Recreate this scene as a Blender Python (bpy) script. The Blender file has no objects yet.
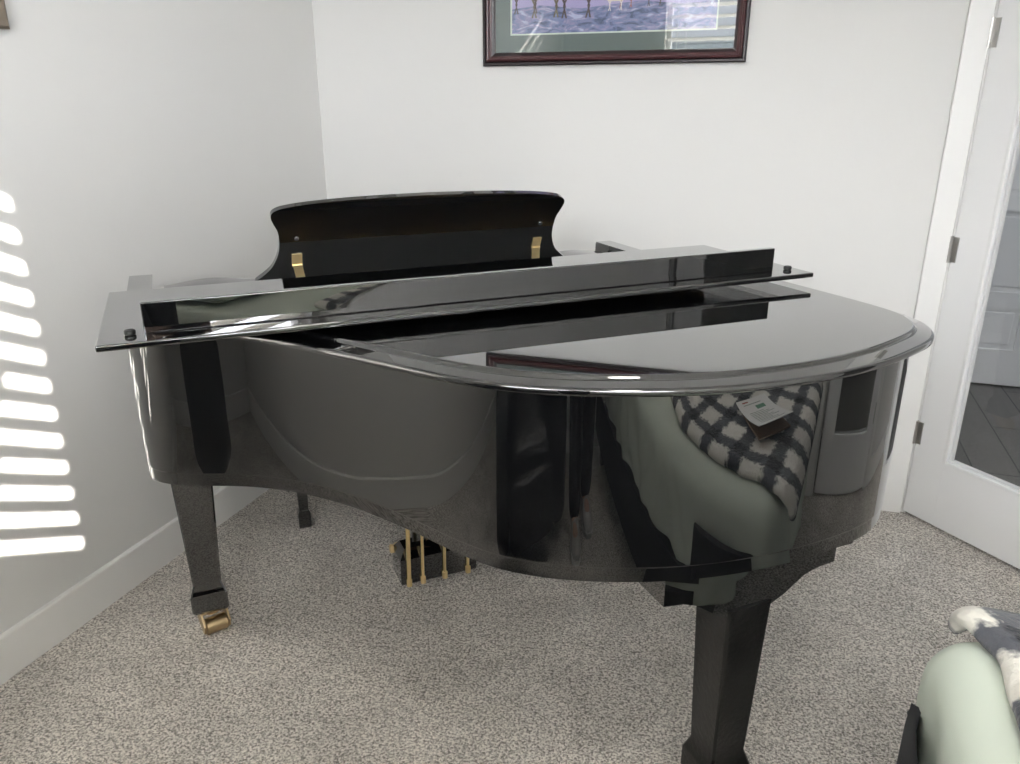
import bpy, bmesh, math, random
from mathutils import Vector, Matrix, noise
random.seed(4)
SC = bpy.context.scene
COL = SC.collection
PI = math.pi

# ------------------------------------------------------------------ materials
def mat(name, color, rough=.5, metal=0., ior=1.5, spec=.5, coat=0.):
    m = bpy.data.materials.new(name); m.use_nodes = True
    b = m.node_tree.nodes['Principled BSDF']
    b.inputs['Base Color'].default_value = (*color, 1)
    b.inputs['Roughness'].default_value = rough
    b.inputs['Metallic'].default_value = metal
    b.inputs['IOR'].default_value = ior
    b.inputs['Specular IOR Level'].default_value = spec
    b.inputs['Coat Weight'].default_value = coat
    return m
def nodes(m):
    return m.node_tree.nodes, m.node_tree.links, m.node_tree.nodes['Principled BSDF']
def add_bump(m, scale, strength, dist=.01, detail=3, rough=.5, kind='noise'):
    n, l, b = nodes(m)
    tc = n.new('ShaderNodeTexCoord')
    if kind == 'noise':
        t = n.new('ShaderNodeTexNoise'); t.inputs['Detail'].default_value = detail; t.inputs['Roughness'].default_value = rough
    else:
        t = n.new('ShaderNodeTexVoronoi')
    t.inputs['Scale'].default_value = scale
    bp = n.new('ShaderNodeBump'); bp.inputs['Strength'].default_value = strength; bp.inputs['Distance'].default_value = dist
    l.new(tc.outputs['Object'], t.inputs['Vector'])
    l.new(t.outputs[0], bp.inputs['Height']); l.new(bp.outputs['Normal'], b.inputs['Normal'])
    return t, bp

M = {}
M['lacquer'] = mat('black_polyester_lacquer', (.0035, .0037, .004), .015, ior=1.62, coat=1)
for k_ in ('lacquer',): M[k_].node_tree.nodes['Principled BSDF'].inputs['Coat Roughness'].default_value = .012; M[k_].node_tree.nodes['Principled BSDF'].inputs['Coat IOR'].default_value = 1.7
M['lacquer_flat'] = mat('black_satin_lacquer', (.006, .0065, .007), .12, ior=1.8)
M['pebble'] = mat('black_orange_peel_lacquer', (.0045, .0045, .0045), .10, ior=1.5)
add_bump(M['pebble'], 90, .25, .004)
M['rubber'] = mat('black_rubber', (.008, .008, .008), .45)
M['brass'] = mat('polished_brass', (.86, .68, .36), .38, .85)
M['old_brass'] = mat('aged_brass', (.55, .42, .25), .3, 1)
M['gold'] = mat('gold_painted_iron', (.42, .27, .09), .35, .8)
M['steel'] = mat('satin_nickel', (.52, .51, .49), .32, 1)
M['dark_steel'] = mat('dark_screw', (.25, .26, .28), .3, 1)
M['wall'] = mat('painted_plaster_wall', (.665, .66, .645), .75, spec=.25)
add_bump(M['wall'], 14, .10, .01, 4, .6)
M['ceiling'] = mat('ceiling_paint', (.75, .75, .74), .9, spec=.2)
M['trim'] = mat('white_trim_paint', (.76, .755, .74), .38, spec=.4)
M['door'] = mat('white_door_paint', (.80, .80, .80), .38, spec=.4)
M['bulb'] = None
M['leather'] = mat('black_leather', (.010, .010, .011), .27)
add_bump(M['leather'], 220, .25, .002)
M['frame'] = mat('mahogany_frame', (.050, .016, .018), .3)
M['frame_dark'] = mat('frame_dark_edge', (.016, .010, .012), .35)
M['matboard'] = mat('green_grey_matboard', (.11, .15, .145), .85)
M['mat_core'] = mat('pale_matboard_bevel', (.62, .70, .60), .8)
M['sheet'] = mat('sage_cotton_sheet', (.60, .66, .58), .8, spec=.2)
add_bump(M['sheet'], 900, .12, .001)
M['paper'] = mat('white_paper', (.80, .80, .78), .6)
M['ink'] = mat('grey_print', (.16, .17, .18), .7)
M['inkred'] = mat('red_print', (.45, .08, .06), .7)
M['inkgreen'] = mat('green_print', (.12, .3, .2), .7)
M['black_cloth'] = mat('black_fabric', (.010, .010, .012), .8)
M['skin'] = mat('skin', (.55, .34, .25), .5)
M['hair'] = mat('brown_hair', (.05, .03, .02), .6)
M['shoe'] = mat('light_grey_knit', (.45, .44, .43), .7)
M['sole'] = mat('white_sole', (.7, .7, .68), .5)
M['phone'] = mat('black_phone_glass', (.01, .01, .012), .1)
M['slat'] = mat('white_blind_slat', (.83, .83, .82), .45)
def translucent(m, k):
    n, l, b = nodes(m); o = n['Material Output']; t = n.new('ShaderNodeBsdfTranslucent'); t.inputs[0].default_value = (.85, .83, .78, 1)
    mx = n.new('ShaderNodeMixShader'); mx.inputs[0].default_value = k
    l.new(b.outputs[0], mx.inputs[1]); l.new(t.outputs[0], mx.inputs[2]); l.new(mx.outputs[0], o.inputs['Surface'])
translucent(M['slat'], .5)
M['vinyl'] = mat('white_vinyl', (.8, .8, .8), .4)
M['lampglass'] = mat('frosted_lamp_glass', (.85, .84, .8), .5)
M['ground'] = mat('pale_concrete', (.42, .41, .39), .9)

def glass(name, tint=(1, 1, 1), refl=.075):
    m = bpy.data.materials.new(name); m.use_nodes = True
    n = m.node_tree.nodes; l = m.node_tree.links; n.clear()
    o = n.new('ShaderNodeOutputMaterial'); mx = n.new('ShaderNodeMixShader')
    t = n.new('ShaderNodeBsdfTransparent'); t.inputs[0].default_value = (*tint, 1)
    g = n.new('ShaderNodeBsdfGlossy'); g.inputs['Roughness'].default_value = .01
    lw = n.new('ShaderNodeLayerWeight'); lw.inputs['Blend'].default_value = .5
    pw = n.new('ShaderNodeMath'); pw.operation = 'POWER'; pw.inputs[1].default_value = 4.; l.new(lw.outputs['Facing'], pw.inputs[0])
    f = n.new('ShaderNodeMath'); f.operation = 'MULTIPLY_ADD'; f.inputs[1].default_value = 1 - refl; f.inputs[2].default_value = refl; l.new(pw.outputs[0], f.inputs[0])
    l.new(f.outputs[0], mx.inputs[0]); l.new(t.outputs[0], mx.inputs[1]); l.new(g.outputs[0], mx.inputs[2])
    l.new(mx.outputs[0], o.inputs[0])
    return m
M['glass'] = glass('clear_pane')

# carpet: short cut pile in warm grey, flecked
def carpet():
    m = mat('grey_cut_pile_carpet', (.3, .28, .25), .95, spec=.1)
    n, l, b = nodes(m)
    tc = n.new('ShaderNodeTexCoord')
    v = n.new('ShaderNodeTexVoronoi'); v.inputs['Scale'].default_value = 230
    no = n.new('ShaderNodeTexNoise'); no.inputs['Scale'].default_value = 165; no.inputs['Detail'].default_value = 3; no.inputs['Roughness'].default_value = .7
    big = n.new('ShaderNodeTexNoise'); big.inputs['Scale'].default_value = 4.5; big.inputs['Detail'].default_value = 3; big.inputs['Distortion'].default_value = .6
    for t in (v, no, big): l.new(tc.outputs['Object'], t.inputs['Vector'])
    mx = n.new('ShaderNodeMath'); mx.operation = 'MULTIPLY_ADD'; mx.inputs[1].default_value = .25
    sep = n.new('ShaderNodeSeparateColor'); l.new(v.outputs['Color'], sep.inputs[0])
    l.new(sep.outputs[0], mx.inputs[0]); l.new(no.outputs[0], mx.inputs[2])
    r = n.new('ShaderNodeValToRGB')
    e = r.color_ramp.elements
    e[0].position = .44; e[0].color = (.19, .175, .16, 1)
    e[1].position = .74; e[1].color = (.82, .775, .72, 1)
    k = e.new(.60); k.color = (.48, .45, .415, 1)
    l.new(mx.outputs[0], r.inputs[0])
    hs = n.new('ShaderNodeMapRange'); hs.inputs['From Min'].default_value = .3; hs.inputs['From Max'].default_value = .7
    hs.inputs['To Min'].default_value = .86; hs.inputs['To Max'].default_value = 1.1
    l.new(big.outputs[0], hs.inputs['Value'])
    vm = n.new('ShaderNodeVectorMath'); vm.operation = 'SCALE'
    l.new(r.outputs[0], vm.inputs[0]); l.new(hs.outputs[0], vm.inputs['Scale'])
    l.new(vm.outputs[0], b.inputs['Base Color'])
    bp = n.new('ShaderNodeBump'); bp.inputs['Strength'].default_value = .9; bp.inputs['Distance'].default_value = .006
    l.new(mx.outputs[0], bp.inputs['Height']); l.new(bp.outputs[0], b.inputs['Normal'])
    return m
M['carpet'] = carpet()

def planks():
    m = mat('dark_wood_planks', (.1, .1, .1), .45)
    n, l, b = nodes(m)
    tc = n.new('ShaderNodeTexCoord')
    mp = n.new('ShaderNodeMapping'); mp.inputs['Rotation'].default_value = (0, 0, math.radians(90))
    br = n.new('ShaderNodeTexBrick'); br.inputs['Scale'].default_value = 1
    br.inputs['Brick Width'].default_value = 1.1; br.inputs['Row Height'].default_value = .17
    br.inputs['Mortar Size'].default_value = .003
    br.inputs['Color1'].default_value = (.105, .10, .095, 1); br.inputs['Color2'].default_value = (.16, .15, .14, 1)
    br.inputs['Mortar'].default_value = (.02, .02, .02, 1)
    l.new(tc.outputs['Object'], mp.inputs[0]); l.new(mp.outputs[0], br.inputs['Vector'])
    no = n.new('ShaderNodeTexNoise'); no.inputs['Scale'].default_value = 3; no.inputs['Detail'].default_value = 5
    mp2 = n.new('ShaderNodeMapping'); mp2.inputs['Scale'].default_value = (8, .8, 1)
    l.new(tc.outputs['Object'], mp2.inputs[0]); l.new(mp2.outputs[0], no.inputs['Vector'])
    mr = n.new('ShaderNodeMapRange'); mr.inputs['To Min'].default_value = .7; mr.inputs['To Max'].default_value = 1.3
    l.new(no.outputs[0], mr.inputs['Value'])
    vm = n.new('ShaderNodeVectorMath'); vm.operation = 'SCALE'
    l.new(br.outputs[0], vm.inputs[0]); l.new(mr.outputs[0], vm.inputs['Scale']); l.new(vm.outputs[0], b.inputs['Base Color'])
    return m
M['planks'] = planks()

def plaid():
    m = mat('black_white_plaid_fleece', (.5, .5, .5), .95, spec=.1)
    n, l, b = nodes(m)
    tc = n.new('ShaderNodeTexCoord')
    no = n.new('ShaderNodeTexNoise'); no.inputs['Scale'].default_value = 60; no.inputs['Detail'].default_value = 4
    l.new(tc.outputs['UV'], no.inputs['Vector'])
    sub = n.new('ShaderNodeVectorMath'); sub.operation = 'MULTIPLY_ADD'
    sub.inputs[1].default_value = (.05, .05, 0); l.new(no.outputs['Color'], sub.inputs[0]); l.new(tc.outputs['UV'], sub.inputs[2])
    sp = n.new('ShaderNodeSeparateXYZ'); l.new(sub.outputs[0], sp.inputs[0])
    outs = []
    for ax in (0, 1):
        mu = n.new('ShaderNodeMath'); mu.operation = 'MULTIPLY'; mu.inputs[1].default_value = 1 / .16
        l.new(sp.outputs[ax], mu.inputs[0])
        fr = n.new('ShaderNodeMath'); fr.operation = 'PINGPONG'; fr.inputs[1].default_value = .5
        l.new(mu.outputs[0], fr.inputs[0])
        mr = n.new('ShaderNodeMapRange'); mr.inputs['From Min'].default_value = .265; mr.inputs['From Max'].default_value = .35
        l.new(fr.outputs[0], mr.inputs['Value']); outs.append(mr.outputs[0])
    ad = n.new('ShaderNodeMath'); ad.operation = 'ADD'; l.new(outs[0], ad.inputs[0]); l.new(outs[1], ad.inputs[1])
    hf = n.new('ShaderNodeMath'); hf.operation = 'MULTIPLY'; hf.inputs[1].default_value = .5; l.new(ad.outputs[0], hf.inputs[0])
    r = n.new('ShaderNodeValToRGB'); e = r.color_ramp.elements
    e[0].position = 0; e[0].color = (.74, .72, .66, 1)
    e[1].position = 1; e[1].color = (.012, .014, .02, 1)
    k = e.new(.5); k.color = (.085, .09, .105, 1)
    l.new(hf.outputs[0], r.inputs[0]); l.new(r.outputs[0], b.inputs['Base Color'])
    b.inputs['Sheen Weight'].default_value = .3
    bp = n.new('ShaderNodeBump'); bp.inputs['Strength'].default_value = .6; bp.inputs['Distance'].default_value = .006
    n2 = n.new('ShaderNodeTexNoise'); n2.inputs['Scale'].default_value = 90; l.new(tc.outputs['UV'], n2.inputs['Vector'])
    l.new(n2.outputs[0], bp.inputs['Height']); l.new(bp.outputs[0], b.inputs['Normal'])
    return m
M['plaid'] = plaid()

def meadow():
    m = mat('painted_meadow', (.3, .3, .5), .7)
    n, l, b = nodes(m)
    tc = n.new('ShaderNodeTexCoord')
    mp = n.new('ShaderNodeMapping'); mp.inputs['Scale'].default_value = (14, 1, 40)
    no = n.new('ShaderNodeTexNoise'); no.inputs['Scale'].default_value = 1.5; no.inputs['Detail'].default_value = 6; no.inputs['Distortion'].default_value = 1.
    l.new(tc.outputs['Object'], mp.inputs[0]); l.new(mp.outputs[0], no.inputs['Vector'])
    r = n.new('ShaderNodeValToRGB'); e = r.color_ramp.elements
    e[0].position = .34; e[0].color = (.055, .08, .16, 1)
    e[1].position = .66; e[1].color = (.46, .50, .66, 1)
    k = e.new(.48); k.color = (.17, .22, .40, 1)
    k = e.new(.56); k.color = (.27, .25, .42, 1)
    l.new(no.outputs[0], r.inputs[0]); l.new(r.outputs[0], b.inputs['Base Color'])
    return m
M['meadow'] = meadow()
M['paint_sky'] = mat('painted_lilac_sky', (.40, .36, .60), .7)
M['horse'] = mat('painted_dark_bay', (.06, .04, .04), .7)
M['horse2'] = mat('painted_olive_brown', (.12, .10, .05), .7)
M['hound'] = mat('painted_white_hound', (.75, .68, .62), .7)
M['hound2'] = mat('painted_russet_patch', (.35, .10, .06), .7)

# ------------------------------------------------------------------ mesh helpers
def box(bm, x0, y0, z0, x1, y1, z1, bev=0, seg=2):
    r = bmesh.ops.create_cube(bm, size=1)
    vs = r['verts']
    for v in vs:
        v.co = Vector((x0 + (v.co.x + .5) * (x1 - x0), y0 + (v.co.y + .5) * (y1 - y0), z0 + (v.co.z + .5) * (z1 - z0)))
    if bev:
        es = {e for v in vs for e in v.link_edges}
        bmesh.ops.bevel(bm, geom=list(es), offset=bev, segments=seg, profile=.6, affect='EDGES')
    return vs
def tube(bm, pts, rad, n=14, cap=True):
    pts = [Vector(p) for p in pts]
    if not isinstance(rad, (list, tuple)): rad = [rad] * len(pts)
    rings = []; ref = None
    for i, p in enumerate(pts):
        d = (pts[min(i + 1, len(pts) - 1)] - pts[max(i - 1, 0)]).normalized()
        if ref is None:
            ref = Vector((0, 0, 1)) if abs(d.z) < .9 else Vector((1, 0, 0))
        a = d.cross(ref)
        if a.length < 1e-6: a = d.cross(Vector((0, 1, 0)))
        a.normalize(); b = a.cross(d).normalized(); ref = b
        rings.append([bm.verts.new(p + (a * math.cos(2 * PI * k / n) + b * math.sin(2 * PI * k / n)) * rad[i]) for k in range(n)])
    for i in range(len(rings) - 1):
        for k in range(n):
            bm.faces.new((rings[i][k], rings[i][(k + 1) % n], rings[i + 1][(k + 1) % n], rings[i + 1][k]))
    if cap:
        bm.faces.new(rings[0][::-1]); bm.faces.new(rings[-1])
def cyl(bm, c, axis, r, h, n=20, bev=0):
    a = Vector(axis).normalized(); c = Vector(c)
    if bev:
        tube(bm, [c, c + a * .0001, c + a * bev, c + a * (h - bev), c + a * (h - .0001), c + a * h], [r - bev, r - bev, r, r, r - bev, r - bev], n)
    else:
        tube(bm, [c, c + a * h], r, n)
def prism(bm, pts, axis, a0, a1):
    """extrude a closed 2-D outline; axis='y': pts are (x,z); 'z': (x,y); 'x': (y,z)"""
    def P(p, a):
        return {'y': (p[0], a, p[1]), 'z': (p[0], p[1], a), 'x': (a, p[0], p[1])}[axis]
    A = [bm.verts.new(P(p, a0)) for p in pts]; B = [bm.verts.new(P(p, a1)) for p in pts]
    n = len(pts)
    bm.faces.new(A); bm.faces.new(B[::-1])
    for i in range(n):
        bm.faces.new((A[i], B[i], B[(i + 1) % n], A[(i + 1) % n]))
def ring(bm, x0, z0, x1, z1, w, ya, yb, bev=0):
    box(bm, x0, ya, z0, x0 + w, yb, z1, bev); box(bm, x1 - w, ya, z0, x1, yb, z1, bev)
    box(bm, x0 + w, ya, z0, x1 - w, yb, z0 + w, bev); box(bm, x0 + w, ya, z1 - w, x1 - w, yb, z1, bev)
def loft(bm, rings, cap=True):
    R = [[bm.verts.new(p) for p in r] for r in rings]
    n = len(R[0])
    for i in range(len(R) - 1):
        for k in range(n):
            bm.faces.new((R[i][k], R[i][(k + 1) % n], R[i + 1][(k + 1) % n], R[i + 1][k]))
    if cap: bm.faces.new(R[0][::-1]); bm.faces.new(R[-1])
def square(cx, cy, z, hx, hy=None, ch=.0):
    hy = hx if hy is None else hy
    if not ch: return [(cx - hx, cy - hy, z), (cx + hx, cy - hy, z), (cx + hx, cy + hy, z), (cx - hx, cy + hy, z)]
    return [(cx - hx + ch, cy - hy, z), (cx + hx - ch, cy - hy, z), (cx + hx, cy - hy + ch, z), (cx + hx, cy + hy - ch, z),
            (cx + hx - ch, cy + hy, z), (cx - hx + ch, cy + hy, z), (cx - hx, cy + hy - ch, z), (cx - hx, cy - hy + ch, z)]
def obj(name, bm, m, parent=None, smooth=35, mats=None):
    bmesh.ops.recalc_face_normals(bm, faces=bm.faces)
    me = bpy.data.meshes.new(name); bm.to_mesh(me); bm.free()
    for x in (mats or [m]): me.materials.append(x)
    if smooth:
        for p in me.polygons: p.use_smooth = True
        me.set_sharp_from_angle(angle=math.radians(smooth))
    o = bpy.data.objects.new(name, me); COL.objects.link(o)
    if parent: o.parent = parent
    if smooth and m is not None and 'lacquer' in m.name:
        w_ = o.modifiers.new('weighted', 'WEIGHTED_NORMAL'); w_.keep_sharp = True; w_.weight = 60
    return o
def struct(name, bm, m, parent=None, smooth=None, **k):
    o = obj(name, bm, m, parent, smooth, **k)
    if parent is None: o['kind'] = 'structure'
    return o
def tag(o, label, cat, group=None):
    o['label'] = label; o['category'] = cat
    if group: o['group'] = group
    return o
def thing(name, label, cat, loc=(0, 0, 0), rz=0, group=None):
    o = bpy.data.objects.new(name, None); COL.objects.link(o)
    o.location = loc; o.rotation_euler = (0, 0, rz); o.empty_display_size = .1
    return tag(o, label, cat, group)
def catmull(P, n=12, closed=False):
    out = []; N = len(P)
    rng = range(N) if closed else range(N - 1)
    for i in rng:
        if closed: p0, p1, p2, p3 = P[(i - 1) % N], P[i], P[(i + 1) % N], P[(i + 2) % N]
        else: p0, p1, p2, p3 = P[max(i - 1, 0)], P[i], P[i + 1], P[min(i + 2, N - 1)]
        # centripetal parametrisation keeps the curve tight
        def d(a, b): return max(math.dist(a, b) ** .5, 1e-4)
        t0 = 0; t1 = t0 + d(p0, p1); t2 = t1 + d(p1, p2); t3 = t2 + d(p2, p3)
        for k in range(n):
            t = t1 + (t2 - t1) * k / n
            def L(a, b, ta, tb): return [a[j] + (b[j] - a[j]) * (t - ta) / (tb - ta) for j in range(len(a))]
            A1 = L(p0, p1, t0, t1); A2 = L(p1, p2, t1, t2); A3 = L(p2, p3, t2, t3)
            B1 = L(A1, A2, t0, t2); B2 = L(A2, A3, t1, t3)
            out.append(tuple(L(B1, B2, t1, t2)))
    if not closed: out.append(tuple(P[-1]))
    return out
def resample(P, step):
    out = [P[0]]; acc = 0
    for a, b in zip(P, P[1:]):
        L = math.dist(a, b)
        while acc + L >= step:
            t = (step - acc) / L
            a = tuple(a[i] + (b[i] - a[i]) * t for i in range(2)); L = math.dist(a, b); out.append(a); acc = 0
        acc += L
    if math.dist(out[-1], P[-1]) > step * .3: out.append(P[-1])
    else: out[-1] = P[-1]
    return out
def smooth_pts(P, it):
    for _ in range(it):
        P = [P[0]] + [tuple((P[i - 1][j] + 2 * P[i][j] + P[i + 1][j]) / 4 for j in range(2)) for i in range(1, len(P) - 1)] + [P[-1]]
    return P
def inset_path(P, d, left=True):
    """offset an open path towards its left by d"""
    out = []
    for i in range(len(P)):
        a = P[max(i - 1, 0)]; b = P[min(i + 1, len(P) - 1)]
        tx, ty = b[0] - a[0], b[1] - a[1]; L = math.hypot(tx, ty)
        out.append((P[i][0] - ty / L * d, P[i][1] + tx / L * d))
    return out
def sweep_open(bm, P, prof):
    """closed cross-section prof [(inset,z)] carried along the open path P, ends capped"""
    rings = []
    offs = {d: inset_path(P, d) for d, _ in prof}
    rings = [[(offs[d][i][0], offs[d][i][1], z) for d, z in prof] for i in range(len(P))]
    loft(bm, rings)

# ------------------------------------------------------------------ the room (X along the back wall, Y towards it)
XL, YB, XR, YW, H = -1.764, 2.84, 1.66, -.78, 2.72
bm = bmesh.new(); box(bm, XL - .1, YW - .1, -.1, XR + .1, YB, 0); struct('floor', bm, M['carpet'])
bm = bmesh.new(); box(bm, XL - .1, YW - .2, H, 3.4, YB + 2, H + .1); struct('ceiling', bm, M['ceiling'])
bm = bmesh.new(); box(bm, XL - .12, YW - .1, 0, XL, YB + .12, H); struct('wall_left', bm, M['wall'])
CY0, CY1 = 1.30, 2.01     # closet doorway in the right wall
bm = bmesh.new(); box(bm, XR, YW - .1, 0, XR + .11, CY0 - .015, 2.72); box(bm, XR, CY1 + .015, 0, XR + .11, YB + .12, 2.72); box(bm, XR, CY0 - .015, 1.915, XR + .11, CY1 + .015, 2.72)
struct('wall_right', bm, M['wall'])
bm = bmesh.new()
box(bm, XR + .70, CY0 - .3, 0, XR + .76, CY1 + .3, 2.72); box(bm, XR + .11, CY0 - .36, 0, XR + .76, CY0 - .3, 2.72); box(bm, XR + .11, CY1 + .3, 0, XR + .76, CY1 + .36, 2.72)
box(bm, XR + .11, CY0 - .36, 2.66, XR + .76, CY1 + .36, 2.72)
struct('wall_closet', bm, M['wall'])
bm = bmesh.new(); box(bm, XR + .0, CY0 - .36, -.1, XR + .76, CY1 + .36, -.001); struct('floor_closet', bm, M['carpet'])
bm = bmesh.new()
box(bm, XR - .016, CY0 - .090, 0, XR, CY0 - .018, 1.99, .003); box(bm, XR - .016, CY1 + .018, 0, XR, CY1 + .090, 1.99, .003); box(bm, XR - .016, CY0 - .018, 1.918, XR, CY1 + .018, 1.99, .003)
box(bm, XR - .002, CY0 - .015, 0, XR + .114, CY0, 1.90); box(bm, XR - .002, CY1, 0, XR + .114, CY1 + .015, 1.90); box(bm, XR - .002, CY0 - .015, 1.90, XR + .114, CY1 + .015, 1.915)
struct('trim_4', bm, M['trim'])
DX0, DX1, DH = .543, 1.245, 1.90          # doorway
bm = bmesh.new()
box(bm, XL, YB, 0, DX0 - .015, YB + .11, H); box(bm, DX1 + .015, YB, 0, XR, YB + .11, H); box(bm, DX0 - .015, YB, DH + .015, DX1 + .015, YB + .11, H)
struct('wall_back', bm, M['wall'])
# wall behind the photographer, with the wide window
WX0, WX1, WZ0, WZ1 = -.97, 1.585, 1.225, 2.425
bm = bmesh.new()
box(bm, XL, YW - .14, 0, WX0, YW, H); box(bm, WX1, YW - .14, 0, XR, YW, H)
box(bm, WX0, YW - .14, 0, WX1, YW, WZ0); box(bm, WX0, YW - .14, WZ1, WX1, YW, H)
struct('wall_front', bm, M['wall'])

def base_profile(h=.122, t=.015):
    return [(0, 0), (t, 0), (t, h - .004), (t - .003, h), (0, h)]
bm = bmesh.new()
prism(bm, [(XL + a, z) for a, z in base_profile()], 'y', YW, YB); struct('baseboard_left', bm, M['trim'])
bm = bmesh.new(); prism(bm, [(YB - a, z) for a, z in base_profile()], 'x', XL + .015, .462); struct('baseboard_back', bm, M['trim'])
bm = bmesh.new(); prism(bm, [(YB - a, z) for a, z in base_profile()], 'x', 1.34, XR); struct('baseboard_back', bm, M['trim'])
bm = bmesh.new(); prism(bm, [(XR - a, z) for a, z in base_profile()], 'y', YW, CY0 - .090); struct('baseboard_right', bm, M['trim'])
bm = bmesh.new(); prism(bm, [(XR - a, z) for a, z in base_profile()], 'y', CY1 + .090, YB - .015); struct('baseboard_right', bm, M['trim'])
bm = bmesh.new(); prism(bm, [(YW + a, z) for a, z in base_profile()], 'x', XL + .015, XR - .015); struct('baseboard_front', bm, M['trim'])

# door casing and jamb
def casing(y, s):
    bm = bmesh.new()
    y0, y1 = (y - .016, y) if s < 0 else (y, y + .016)
    box(bm, .457, y0, 0, .525, y1, DH + .012, .003); box(bm, DX1 + .022, y0, 0, DX1 + .093, y1, DH + .012, .003)
    box(bm, .457, y0, DH + .012, DX1 + .093, y1, DH + .083, .003)
    return bm
struct('trim_1', casing(YB, -1), M['trim'])
struct('trim_2', casing(YB + .11, 1), M['trim'])
bm = bmesh.new()
box(bm, DX0 - .015, YB - .004, 0, DX0, YB + .114, DH, .002); box(bm, DX1, YB - .004, 0, DX1 + .015, YB + .114, DH, .002)
box(bm, DX0 - .015, YB - .004, DH, DX1 + .015, YB + .114, DH + .015, .002)
box(bm, DX0, YB + .04, 0, DX0 + .011, YB + .07, DH); box(bm, DX1 - .011, YB + .04, 0, DX1, YB + .07, DH)
struct('trim_3', bm, M['trim'])

# glazed door, swung into the room
def glazed_door(name, loc, rz, flip):
    door = bpy.data.objects.new(name, None); COL.objects.link(door); door['kind'] = 'structure'
    door.location = loc; door.rotation_euler = (0, 0, rz)
    LW, TH = .695, .035     # leaf runs along local +x; the leaf body lies on local +y side
    bm = bmesh.new()
    ST, BR, TR = .120, .238, .12
    z0, z1 = .012, DH - .004
    fs = -1 if flip else 1
    y0, y1 = (0, TH) if not flip else (-TH, 0)
    box(bm, .004, y0, z0, ST, y1, z1, .0015); box(bm, LW - ST, y0, z0, LW, y1, z1, .0015)
    box(bm, ST, y0, z0, LW - ST, y1, z0 + BR, .0); box(bm, ST, y0, z1 - TR, LW - ST, y1, z1, .0)
    struct('leaf', bm, M['door'], door)
    bm = bmesh.new()
    gx0, gx1, gz0, gz1 = ST, LW - ST, z0 + BR, z1 - TR
    for ya, yb in ((y0 - .004, y0 + .012), (y1 - .012, y1 + .004)):
        t = .008
        for (a, b_, c, d) in ((gx0 - .004, gz0 - .004, gx0 + t, gz1 + .004), (gx1 - t, gz0 - .004, gx1 + .004, gz1 + .004),
                              (gx0 + t, gz0 - .004, gx1 - t, gz0 + t), (gx0 + t, gz1 - t, gx1 - t, gz1 + .004)):
            box(bm, a, ya, b_, c, yb, d, .003)
    struct('glazing_bead', bm, M['door'], door)
    bm = bmesh.new(); box(bm, gx0, (y0 + y1) / 2 - .002, gz0, gx1, (y0 + y1) / 2 + .002, gz1); struct('glass_pane', bm, M['glass'], door)
    for z in (.318, .955, 1.592):
        bm = bmesh.new()
        cyl(bm, (-.002, fs * -.006, z - .042), (0, 0, 1), .0065, .084, 14)
        for k in range(4): cyl(bm, (-.002, fs * -.006, z - .042 + .021 * k + .0195), (0, 0, 1), .0072, .002, 14)
        box(bm, .0, min(fs * -.003, fs * -.0005), z - .04, .022, max(fs * -.003, fs * -.0005), z + .04)
        box(bm, -.012, -.002, z - .04, -.002, .002, z + .04)
        obj('hinge', bm, M['steel'], door)
    for yy, s in ((y0, -1), (y1, 1)):
        bm = bmesh.new()
        cyl(bm, (LW - .055, yy, .86), (0, s, 0), .026, .008, 24, .002); cyl(bm, (LW - .055, yy + s * .008, .86), (0, s, 0), .010, .035, 16)
        tube(bm, [(LW - .055, yy + s * .045, .86), (LW - .10, yy + s * .047, .86), (LW - .165, yy + s * .043, .86)], [.010, .009, .007], 12)
        obj('door_handle', bm, M['steel'], door)

DA = .785
glazed_door('door_1', (.530, 2.832, 0), math.atan2(-math.cos(DA), math.sin(DA)), False)
glazed_door('door_3', (XR + .002, CY1 - .003, 0), -PI / 2, False)

# hallway beyond the doorway
bm = bmesh.new(); box(bm, -.6, YB, -.1, 3.2, YB + 1.66, 0); struct('floor_hall', bm, M['planks'])
bm = bmesh.new(); box(bm, -.6, YB + 1.66, 0, 3.2, YB + 1.76, H); struct('wall_hall_back', bm, M['wall'])
bm = bmesh.new(); box(bm, -.7, YB + .11, 0, -.6, YB + 1.76, H); struct('wall_hall_left', bm, M['wall'])
bm = bmesh.new(); box(bm, 3.2, YB + .0, 0, 3.3, YB + 1.76, H); box(bm, XR, YB, 0, 3.2, YB + .11, H); struct('wall_hall_right', bm, M['wall'])
d2 = bpy.data.objects.new('door_2', None); COL.objects.link(d2); d2['kind'] = 'structure'; d2.location = (.86, YB + 1.66, 0)
bm = bmesh.new()
W2, H2 = .78, 1.86
yf = -.030
def panel_door(bm):
    rails = [(0.012, .20), (.42, .50), (.90, .98), (H2 - .12, H2)]
    for a, b_ in ((0, .10), (W2 / 2 - .045, W2 / 2 + .045), (W2 - .10, W2)): box(bm, a, yf, .012, b_, 0, H2)
    for a, b_ in rails: box(bm, .10, yf, a, W2 / 2 - .045, 0, b_); box(bm, W2 / 2 + .045, yf, a, W2 - .10, 0, b_)
    for (xa, xb) in ((.10, W2 / 2 - .045), (W2 / 2 + .045, W2 - .10)):
        for (za, zb) in ((.20, .42), (.50, .90), (.98, H2 - .12)):
            box(bm, xa, yf + .012, za, xb, 0, zb)
            box(bm, xa + .025, yf + .004, za + .025, xb - .025, 0, zb - .025, .006)
panel_door(bm); struct('leaf', bm, M['door'], d2)
bm = bmesh.new()
box(bm, -.09, -.018, 0, -.005, 0, H2 + .02, .003); box(bm, W2 + .005, -.018, 0, W2 + .09, 0, H2 + .02, .003); box(bm, -.09, -.018, H2 + .02, W2 + .09, 0, H2 + .10, .003)
struct('casing', bm, M['trim'], d2)
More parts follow.
